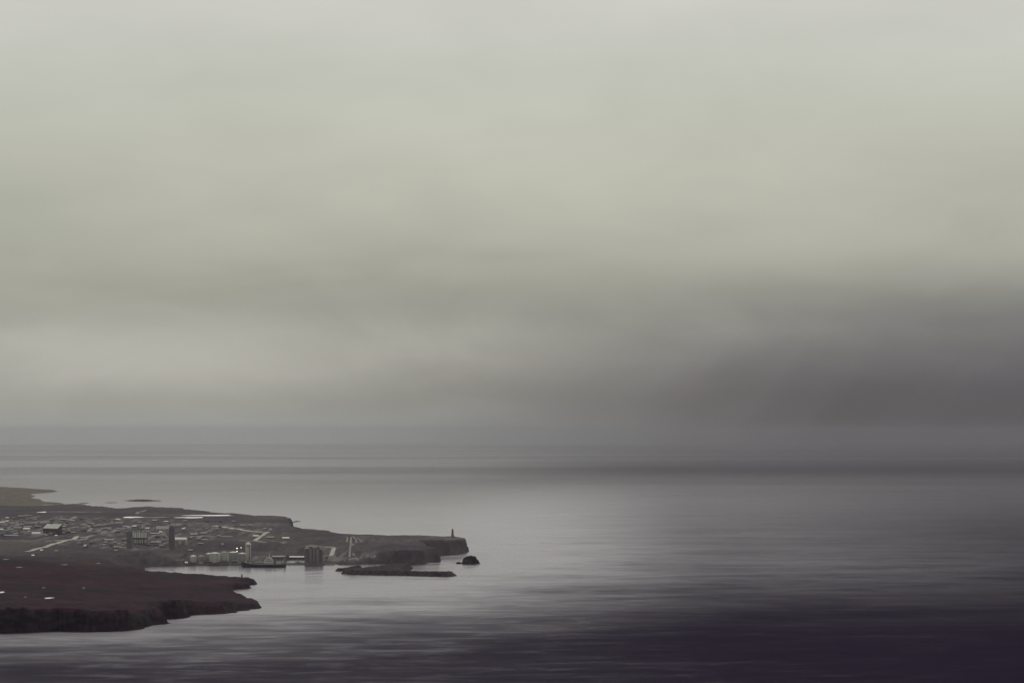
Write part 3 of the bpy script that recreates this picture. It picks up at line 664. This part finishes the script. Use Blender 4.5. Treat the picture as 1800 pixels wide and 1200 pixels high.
# shed with the striped roof
def striped_shed():
    x, y, z, s = site(88, 938.2)
    a = R(40); w_ = 30.0*s/math.cos(a); d_ = 11.0; h0 = 9.8*s; h1 = h0+7.4*s
    e = empty('striped_shed', (x+3*s, y+10, ground(x, y)-0.2), -a)
    X1, Y1 = w_/2, d_/2
    v = [(-X1, -Y1, -3), (X1, -Y1, -3), (X1, Y1, -3), (-X1, Y1, -3), (-X1, -Y1, h0), (X1, -Y1, h0), (X1, Y1, h1), (-X1, Y1, h1)]
    q6 = [(0, 3, 2, 1), (4, 5, 6, 7), (0, 1, 5, 4), (1, 2, 6, 5), (2, 3, 7, 6), (3, 0, 4, 7)]
    mesh_obj('wall', v, q6, 'dark', e)
    slope = Vector((0, d_, h1-h0)); sl = slope.normalized(); nn = Vector((0, -sl.z, sl.y)); base = Vector((0, -Y1, h0))
    def slab(x0, x1, t0, t1, o0, o1, name, mat, par):
        q = [base + Vector((xx, 0, 0)) + slope*tt + nn*off for off in (o0, o1) for xx, tt in ((x0, t0), (x1, t0), (x1, t1), (x0, t1))]
        return mesh_obj(name, q, q6, mat, par)
    ro = slab(-X1-.4, X1+.4, -.04, 1.03, .02, .3, 'roof', 'grey_roof', e)
    n = 8
    for i in range(n):
        cx = -X1 + (i+0.5)*w_/n; hw_ = w_/n*0.43
        slab(cx-hw_, cx+hw_, -.03, 0.86 if i == 2 else 1.02, .31, .46, 'roof_panel', 'pale_roof', ro)
    for i in range(3):
        cx = -w_/3 + i*w_/3
        m = MB(); m.box(cx-2.4, cx+2.4, -Y1-0.15, -Y1+0.04, 0.2, 5.4); m.build('door', 'mid', e)
    tag(e, 'large shed with a pale striped sloping roof and dark walls', 'shed')
striped_shed()

# grey factory with pilasters
def factory():
    x, y, z, s = site(245, 957.5)
    e = empty('factory', (x, y+8, ground(x, y+8)-0.3))
    w_, h_ = 26*s, 23.2*s
    m = MB(); m.box(-w_/2, w_/2, -9, 9, -3, h_); m.build('wall', 'mid', e)
    for i, (a, b) in enumerate(((0.0, 0.13), (0.17, 0.29), (0.33, 0.40), (0.44, 0.58), (0.63, 0.74), (0.78, 0.86), (0.90, 1.0))):
        m = MB(); m.box(-w_/2+a*w_, -w_/2+b*w_, -9.7, -8.9, h_*0.565, h_*0.985); m.build('upper_panel', 'white', e)
    for i, (a, b) in enumerate(((0.02, 0.10), (0.16, 0.29), (0.33, 0.42), (0.50, 0.60), (0.66, 0.76), (0.86, 0.98))):
        m = MB(); m.box(-w_/2+a*w_, -w_/2+b*w_, -9.7, -8.9, h_*0.16, h_*0.46); m.build('lower_panel', 'cream', e)
    m = MB(); m.box(-w_/2-0.3, w_/2+0.3, -9.95, 9.3, h_+0.01, h_+0.8); m.build('roof', 'grey_roof', e)
    m = MB(); m.box(-w_/2-0.2, w_/2+0.2, -10.3, -9.72, h_*0.47, h_*0.545); m.build('canopy', 'dark', e)
    for cx in (-w_*0.28, w_*0.1, w_*0.36):
        m = MB(); m.box(cx-1.6, cx+1.6, -3, 3, h_+0.82, h_+2.6); m.build('roof_vent', 'mid', e)
    tag(e, 'tall grey factory with pale vertical panels in two bands', 'factory')
    x2, y2, z2, s2 = site(227, 964)
    e2 = empty('annex_tower', (x2, y2+6, ground(x2, y2+6)-0.3))
    m = MB(); m.box(-4.8*s2, 4.8*s2, -6, 6, -3, 29*s2); m.build('wall', 'mid', e2)
    m = MB(); m.box(-5.0*s2, 5.0*s2, -6.2, 6.2, 29*s2+.01, 29*s2+0.7); m.build('roof', 'mid', e2)
    m = MB(); m.box(-4.9*s2, 4.9*s2, -6.2, -5.98, 13*s2, 14.2*s2); m.build('ledge', 'dark', e2)
    m = MB(); m.box(-1.5*s2, 1.8*s2, -2, 2, 29*s2+.72, 29*s2+2.6); m.build('roof_house', 'mid', e2)
    tag(e2, 'dark narrow annex left of the grey factory', 'tower')
factory()

def dark_tower():
    x, y, z, s = site(301.5, 962.5)
    e = empty('tower_block', (x, y+6, ground(x, y+6)-0.3))
    w_, h_ = 9.4*s, 35.5*s
    m = MB(); m.box(-w_/2, w_/2, -6, 6, -3, h_); m.build('wall', 'slab', e)
    m = MB(); m.box(-w_/2-.25, w_/2+.25, -6.25, 6.25, h_+.01, h_+0.9); m.build('parapet', 'mid', e)
    m = MB(); m.box(-w_*0.25, w_*0.3, -3, 3, h_+.92, h_+3.2); m.build('roof_house', 'slab', e)
    for q in range(6):
        for cx in (-0.24, 0.24):
            m = MB(); m.box((cx-.13)*w_, (cx+.13)*w_, -6.1, -5.95, (4+q*5)*s, (6.0+q*5)*s); m.build('window', 'dark', e)
    tag(e, 'slender dark tower block left of the white shed', 'tower')
dark_tower()

# ------------------------------------------------------------------ harbour
def tank(px0, px1, pyt, pyb, label, mat, roofmat, group='storage tanks on the quay', dy=0, dome=2.2):
    x, y, z, s = site((px0+px1)/2, pyb); y += dy
    r = (px1-px0)*s/2; h = (pyb-pyt)*s - dome*0.4
    e = empty('storage_tank', (x, y+r, ground(x, y+r)-0.05))
    m = MB(); m.lathe([(r, -2), (r, 0), (r, h)], n=36); m.build('shell', mat, e, True).data.polygons[-1].use_smooth = False
    m = MB(); m.lathe([(r+.18, h+.01), (r+.18, h+.35), (r*.66, h+dome*.62), (r*.3, h+dome*.9), (.4, h+dome)], n=36); m.build('roof', roofmat, e, False)
    for q in (0.33, 0.66):
        m = MB(); m.lathe([(r+.02, h*q-.2), (r+.22, h*q-.2), (r+.22, h*q+.2), (r+.02, h*q+.2)], n=36); m.build('wind_girder', mat, e)
    m = MB(); m.bar((r*.55, -r*.86-.25, 0), (r*.55, -r*.86-.25, h+1), .14); m.bar((r*.55+.7, -r*.86+.1, 0), (r*.55+.7, -r*.86+.1, h+1), .14); m.build('ladder', 'steel', e)
    tag(e, label, 'tank', group)
tank(333.5, 344.5, 977, 988.6, 'pale small tank at the left end of the tank farm', 'tank', 'pale_roof')
tank(347, 358.5, 977.2, 987.2, 'dull small tank second from the left end', 'tank_grey', 'grey_roof')
tank(359.5, 372, 974, 984.8, 'tank half hidden behind the bright roofed tank', 'tank_grey', 'pale_roof', dy=14)
tank(367, 386, 973.6, 988.6, 'broad tank with the brightest roof', 'tank', 'white')
tank(386.5, 400.5, 969.8, 987.6, 'tallest broad grey tank in the middle of the farm', 'tank', 'grey_roof')
tank(401, 418, 970.4, 986.4, 'broad tank with pale roof left of the floodlights', 'tank_grey', 'white')
tank(418.5, 432, 972.2, 986.0, 'rightmost broad tank touching the tall silo', 'tank_grey', 'white')
def pump_house():
    x, y, z, s = site(372, 989.6)
    e, *_ = hall('pump_house', 388, 400, 984.4, 989.8, 'dark', 'mid', 'low dark pump house in front of the tanks', 'hut', 6, 0.25, 0.0, 2)
    hall('pump_house', 407, 417, 984.6, 990.2, 'dark', 'mid', 'low dark pump house in front of the tanks beside the bow', 'hut', 6, 0.25, 0.0, 2)
pump_house()

def silo():
    x, y, z, s = site(435.8, 985.6)
    r = 4.85*s; h = 29.2*s
    e = empty('silo', (x, y+r, ground(x, y+r)-0.05))
    m = MB(); m.lathe([(r, -2), (r, 0), (r, h)], n=36); m.build('shaft', 'tank', e, True).data.polygons[-1].use_smooth = False
    m = MB(); m.lathe([(r+.2, h+.01), (r+.2, h+.5), (r*.9, h+1.4), (r*.66, h+2.7), (r*.36, h+3.5), (.3, h+3.8)], n=36); m.build('dome', 'pale_roof', e, True)
    m = MB()
    for q in (0.25, 0.5, 0.75): pass
    m.box(r*0.5, r*0.5+1.4, -r*.86-1.0, -r*.86+.3, 0, h*0.97); m.build('lift_shaft', 'tank_grey', e)
    m = MB(); m.box(-1.2, 1.6, -r-.35, -r+.2, h-4.2, h-1.6); m.build('hatch', 'tank_grey', e)
    m = MB(); m.lathe([(r+.03, 5.0), (r+.25, 5.0), (r+.25, 5.5), (r+.03, 5.5)], n=36); m.build('ring', 'tank_grey', e)
    tag(e, 'tall pale cylindrical silo with a rounded top behind the ship', 'silo')
silo()

def lamp_mast():
    x, y, z, s = site(420.5, 986.5)
    y -= 3
    e = empty('floodlight_mast', (x, y, ground(x, y)))
    H1 = 24.0*s
    m = MB(); m.bar((-3.4*s, 0, 0), (-3.4*s, 0, H1), .28); m.build('pole', 'steel', e)
    m = MB(); m.bar((-3.4*s, 0, H1-.6), (3.4*s, 0, H1+.4), .18); m.bar((-3.4*s, 0, H1-5), (1.2*s, 0, H1-.1), .12); m.build('arm', 'hull_red', e)
    for nm, lx, lz, mt, rr in (('lamp', -3.5*s, H1-.5, 'lamp_warm', .75), ('lamp', 3.5*s, H1+.5, 'lamp_white', .55), ('lamp', -3.6*s, H1-6.0, 'lamp_white', .6)):
        m = MB(); m.lathe([(.15, -rr), (rr*.8, -rr*.5), (rr, 0), (rr*.8, rr*.5), (.15, rr)], n=10)
        o = m.build(nm, mt, e, True); o.location = (lx, -.7, lz)
        c = MB(); c.box(-rr, rr, -.1, .35, rr*.8, rr*1.2); c.build('lamp_hood', 'hull_red', o)
    tag(e, 'floodlight mast with three lit warm lamps left of the silo', 'lamp mast')
lamp_mast()

def block():
    x, y = plan(551, 993.2); s = y/FPX
    e = empty('silo_block', (x, y, 0))
    m = MB(); m.box(-16.5*s, 16.5*s, 0, 26, -2, 4.2); m.build('plinth', 'slab', e)
    m = MB(); m.box(-15.5*s, -8.2*s, 3, 24, 4.21, 29*s); m.build('left_wing', 'mid', e)
    m = MB(); m.box(-8.2*s+.02, 10.6*s, 1.2, 25, 4.21, 30*s); m.build('main_wall', 'slab', e)
    m = MB(); m.box(10.6*s+.02, 15.8*s, 5, 24, 4.21, 27.5*s); m.build('right_wing', 'mid', e)
    for cx in (-5.0, 0.8, 6.6):
        m = MB(); m.lathe([(2.7*s, 4.21), (2.7*s, 29*s)], cx*s, 1.6, 20); m.build('bin', 'slab', e, True)
    m = MB(); m.box(-15.9*s, -7.5*s, 2.6, 24.4, 29*s+.01, 29*s+1.2); m.build('roof', 'cream', e)
    m = MB(); m.box(-8.0*s, 11*s, .8, 25.4, 30*s+.01, 30*s+0.6); m.build('roof', 'mid', e)
    for cx, w_, h_, mt in ((-11.5, 2.6, 3.4, 'cream'), (-5, 2.2, 2.2, 'mid'), (1.8, 4.2, 3.6, 'cream'), (8, 2.0, 2.2, 'mid')):
        zb = 29*s+1.22 if cx < -8 else 30*s+.62
        m = MB(); m.box((cx-w_)*s, (cx+w_)*s, 6, 14, zb, zb+h_); m.build('roof_house', mt, e)
    for cx, h_ in ((-3, 8), (1, 10)):
        m = MB(); m.bar((cx*s, 10, 30*s+.6), (cx*s, 10, 30*s+h_), .2); m.build('vent_pipe', 'steel', e)
    tag(e, 'massive dark silo block with pale roof clutter on the pier', 'building')
block()

def pier():
    a = plan(501, 992.4); b = plan(588, 992.2)
    L = b[0]-a[0]
    e = empty('pier', (a[0], a[1], 0))
    m = MB(); m.box(0, L, 0, 9, 1.2, 2.6); m.build('deck', 'mid', e)
    n = 22
    for i in range(n):
        cx = (i+.5)*L/n
        m = MB(); m.box(cx-.9, cx+.9, .4, 8.6, -2, 1.19); m.build('pile', 'dark', e)
    m = MB(); m.box(0, L, 8.2, 8.8, 2.61, 3.3); m.build('kerb', 'concrete', e)
    tag(e, 'low dark pier closing the inner harbour basin', 'pier')
    # quay edge along the tank farm
    q0 = plan(343, 993.4); q1 = plan(502, 992.9)
    m = MB(); m.add([(q0[0], q0[1]-1.5, -2), (q1[0], q1[1]-1.5, -2), (q1[0], q1[1]+10, -2), (q0[0], q0[1]+10, -2), (q0[0], q0[1]-1.5, 3.7), (q1[0], q1[1]-1.5, 3.7), (q1[0], q1[1]+10, 3.7), (q0[0], q0[1]+10, 3.7)],
        [(0, 3, 2, 1), (4, 5, 6, 7), (0, 1, 5, 4), (1, 2, 6, 5), (2, 3, 7, 6), (3, 0, 4, 7)])
    tag(m.build('quay', 'mid'), 'straight dark quay wall along the tank farm', kind='structure')
pier()

def ship(px0, px1, pyw, label, name='cargo_ship'):
    xm, y = plan((px0+px1)/2, pyw); s = y/FPX; L = (px1-px0)*s; B = 13.0
    e = empty(name, (xm, y+B/2, 0))
    # hull lofted bow (left, -x) to stern
    N = 26; v, f = [], []; top = []
    for i in range(N+1):
        t = i/N; x = -L/2 + L*t
        half = B/2*min(1, (max(t, 0.004)/0.24)**0.62)*(1 if t < .86 else 1-(t-.86)*1.1)
        zt = 5.4 + 4.6*max(0, 1-t/0.34)**1.6 + 0.7*max(0, (t-.82)/.18)
        rake = -2.6*max(0, 1-t/0.12)
        for fz, fh in ((-1.6, .62), (0.4, .86), (0.55 if False else zt*.5, .97), (zt, 1.0)):
            xx = x + rake*(fz/zt)
            v.append((xx, -half*fh, fz))
        for fz, fh in ((zt, 1.0), (zt*.5, .97), (0.4, .86), (-1.6, .62)):
            xx = x + rake*(fz/zt)
            v.append((xx, half*fh, fz))
        top.append((x+rake, half, zt))
    n = 8
    for i in range(N):
        for q in range(n-1):
            if q == 3: continue
            f.append((i*n+q, (i+1)*n+q, (i+1)*n+q+1, i*n+q+1))
    f.append(tuple(range(n-1, -1, -1))); f.append(tuple(range(N*n, N*n+n)))
    mesh_obj('hull', v, f, 'hull', e, True)
    dv = [(x, -h*.99, z-.9) for x, h, z in top] + [(x, h*.99, z-.9) for x, h, z in top]
    mesh_obj('deck', dv, [(i, i+1, N+2+i, N+1+i) for i in range(N)], 'concrete', e)
    rv, rf = [], []
    for i, (x, h, z) in enumerate(top): rv += [(x, -h-.06, z-.75), (x, -h-.06, z-.4)]
    for i in range(N): rf.append((2*i, 2*i+2, 2*i+3, 2*i+1))
    mesh_obj('rubbing_strake', rv, rf, 'white', e)
    X = lambda px: (px-(px0+px1)/2)*s
    m = MB(); m.box(X(446), X(462), -4.6, 4.6, 4.6, 8.0); m.build('hatch_coaming', 'concrete', e)
    m = MB(); m.box(X(446.5), X(461.5), -4.3, 4.3, 8.01, 8.9); m.build('hatch_cover', 'grey_roof', e)
    sup = MB(); sup.box(X(463), X(481), -5.2, 5.2, 4.6, 8.6); so = sup.build('superstructure', 'tank', e)
    for z0, a, b, mt in ((8.61, 464, 480, 'white'), (11.5, 465, 479, 'concrete'), (14.0, 466.5, 477, 'white')):
        m = MB(); m.box(X(a), X(b), -4.8, 4.8, z0, z0+.5); m.build('bridge_deck', 'white', so)
        m = MB(); m.box(X(a+.8), X(b-.8), -4.0, 4.0, z0+.51, z0+2.4); m.build('deckhouse', 'white', so)
        m = MB(); m.box(X(a+1.4), X(b-1.4), -4.06, -3.96, z0+1.2, z0+1.9); m.build('window_band', 'glass', so)
    m = MB(); m.bar((X(473), 0, 16), (X(473), 0, 23.5), .35); m.bar((X(471.2), 0, 20), (X(474.8), 0, 20), .2); m.bar((X(472), 0, 21.8), (X(474), 0, 21.8), .2); m.build('mast', 'white', e)
    m = MB(); m.box(X(481), X(484.5), -2, 2, 4.6, 14); m.build('funnel', 'mid', e)
    m = MB(); m.box(X(485), X(493), -4.6, 4.6, 4.8, 9.2); m.build('aft_house', 'cream', e)
    for sy in (-1, 1):
        m = MB(); m.bar((X(499.6), sy*4.6, 5), (X(498.6), sy*3.8, 19), .55); m.bar((X(502), sy*4.6, 5), (X(499.4), sy*3.8, 19), .4); m.build('gantry_leg', 'concrete', e)
    m = MB(); m.bar((X(499), -4.2, 18.6), (X(499), 4.2, 18.6), .5); m.build('gantry_beam', 'concrete', e)
    for px, h in ((440, 14), (450, 12), (456, 11)):
        m = MB(); m.bar((X(px), -1, 4.6), (X(px), -1, 4.6+h), .32); m.bar((X(px), -1, 5+h*.55), (X(px+5), -1.5, 4.6+h*.95), .2); m.build('derrick', 'tank', e)
    for i in range(3):
        m = MB(); m.box(X(430+i*4), X(433+i*4), -2.2, 2.2, 6.8-i*.6, 9.6-i*.6); m.build('winch', ('white', 'concrete', 'cream')[i], e)
    m = MB(); m.bar((X(494.5), 2, 5), (X(494.5), 2, 15), .3); m.build('aft_post', 'steel', e)
    tag(e, label, 'ship')
ship(425, 502, 996.4, 'dark hulled ship with pale deckhouses moored along the quay')

def boat(px0, px1, pyw, label, hullm, housem):
    xm, y = plan((px0+px1)/2, pyw); s = y/FPX; L = (px1-px0)*s; B = L*.3
    e = empty('fishing_boat', (xm, y, 0))
    v, f = [], []; N = 10
    for i in range(N+1):
        t = i/N; x = -L/2+L*t; h = B/2*min(1, (max(t, .01)/.35)**.6)
        zt = 1.7+1.3*max(0, 1-t/.5)**1.5
        v += [(x, -h*.6, -.6), (x, -h, zt), (x, h, zt), (x, h*.6, -.6)]
    for i in range(N):
        for q in range(3): f.append((i*4+q, i*4+4+q, i*4+5+q, i*4+1+q))
    f += [(3, 2, 1, 0), (N*4, N*4+1, N*4+2, N*4+3)]
    mesh_obj('hull', v, f, hullm, e)
    m = MB(); m.box(-L*.05, L*.28, -B*.3, B*.3, 1.7, 4.4); w_ = m.build('wheelhouse', housem, e)
    m = MB(); m.box(-L*.055, -L*.045, -B*.26, B*.26, 3.1, 4.0); m.build('window', 'glass', w_)
    m = MB(); m.bar((L*.15, 0, 4.4), (L*.15, 0, 7.4), .12); m.bar((L*.15, 0, 6), (L*.42, 0, 5), .09); m.build('mast', 'steel', e)
    tag(e, label, 'boat', 'small boats in the harbour basin')
boat(519, 527, 989.5, 'small dark boat in the basin left of the dark block', 'hull', 'mid')
boat(527, 532.5, 990.2, 'smaller boat with pale wheelhouse close to the dark block', 'hull', 'white')

# quayside clutter: containers on the tank quay
for i, (px, py, mt, wd) in enumerate(((346, 990.6, 'mid', 'dark grey'), (353, 991, 'cream', 'cream'), (361, 990.8, 'rust', 'rusty'), (573, 981.5, 'mid', 'dark grey'), (579.5, 982, 'cream', 'cream'))):
    x, y, z = spot(px, py)
    m = MB(); m.box(-3, 3, -1.2, 1.2, 0, 2.6, 0)
    for q in range(7): m.box(-2.8+q*.85, -2.5+q*.85, -1.28, -1.19, .15, 2.45, 0)
    o = m.build('container', mt); o.location = (x, y, z+0.05); o.rotation_euler = (0, 0, random.uniform(-.3, .3))
    tag(o, f"{wd} cargo container on the quay {'left of the tanks' if i < 3 else 'right of the dark block'}", 'container', 'containers on the quay')

# ------------------------------------------------------------------ lighthouse and beacon
def lighthouse():
    x, y, z, s = site(795.5, 943.6)
    e = empty('lighthouse', (x, y, ground(x, y)-0.3))
    m = MB(); m.box(-4.4*s/1.6, 4.4*s/1.6, -2.6, 2.6, -1, 1.2); m.build('base', 'mid', e)
    hb, ht, h = 2.55*s, 1.5*s, 11.6*s
    v = [(-hb, -hb, 1.21), (hb, -hb, 1.21), (hb, hb, 1.21), (-hb, hb, 1.21), (-ht, -ht, h), (ht, -ht, h), (ht, ht, h), (-ht, ht, h)]
    t = mesh_obj('tower', v, [(0, 3, 2, 1), (4, 5, 6, 7), (0, 1, 5, 4), (1, 2, 6, 5), (2, 3, 7, 6), (3, 0, 4, 7)], 'mid', e)
    m = MB(); m.box(-.5, .5, -hb-.08, -hb+.3, 1.3, 3.4); m.build('door', 'dark', t)
    m = MB(); m.box(-ht-.45, ht+.45, -ht-.45, ht+.45, h+.01, h+.4); m.build('gallery', 'mid', e)
    m = MB(); m.lathe([(1.15*s, h+.41), (1.15*s, h+2.2*s)], n=12); l = m.build('lantern', 'glass', e)
    m = MB(); m.lathe([(1.35*s, h+2.2*s+.01), (1.2*s, h+2.6*s), (.25, h+3.6*s), (.1, h+4.1*s)], n=12); m.build('lantern_roof', 'rust', e)
    tag(e, 'small tapered lighthouse on the cliff top of the headland', 'lighthouse')
lighthouse()
def beacon():
    x, y, z, s = site(425.2, 1013.4)
    e = empty('beacon', (x, y, z-.2))
    m = MB(); m.lathe([(1.35, 0), (1.1, 2.2), (.95, 4.0), (.7, 4.3)], n=9); m.build('cairn', 'rubble', e)
    m = MB(); m.bar((0, 0, 4.2), (0, 0, 5.4), .18); m.build('post', 'steel', e)
    tag(e, 'little stone beacon on the tip of the near headland', 'beacon')
beacon()

# ------------------------------------------------------------------ haze
hm = bpy.data.materials.new('sea haze'); hm.use_nodes = True
t = NT(hm.node_tree); t.n.clear()
pv = t.new('ShaderNodeVolumePrincipled'); pv.inputs['Color'].default_value = (0.67, 0.67, 0.73, 1)
pv.inputs['Density'].default_value = 1.5e-5; pv.inputs['Anisotropy'].default_value = 0.96
t.new('ShaderNodeOutputMaterial', {1: pv.outputs[0]})
M['haze'] = hm
m = MB(); m.box(-33000, 33000, -3000, 61000, -6, 330)
tag(m.build('haze', 'haze'), 'thin grey sea haze over the water', kind='stuff')
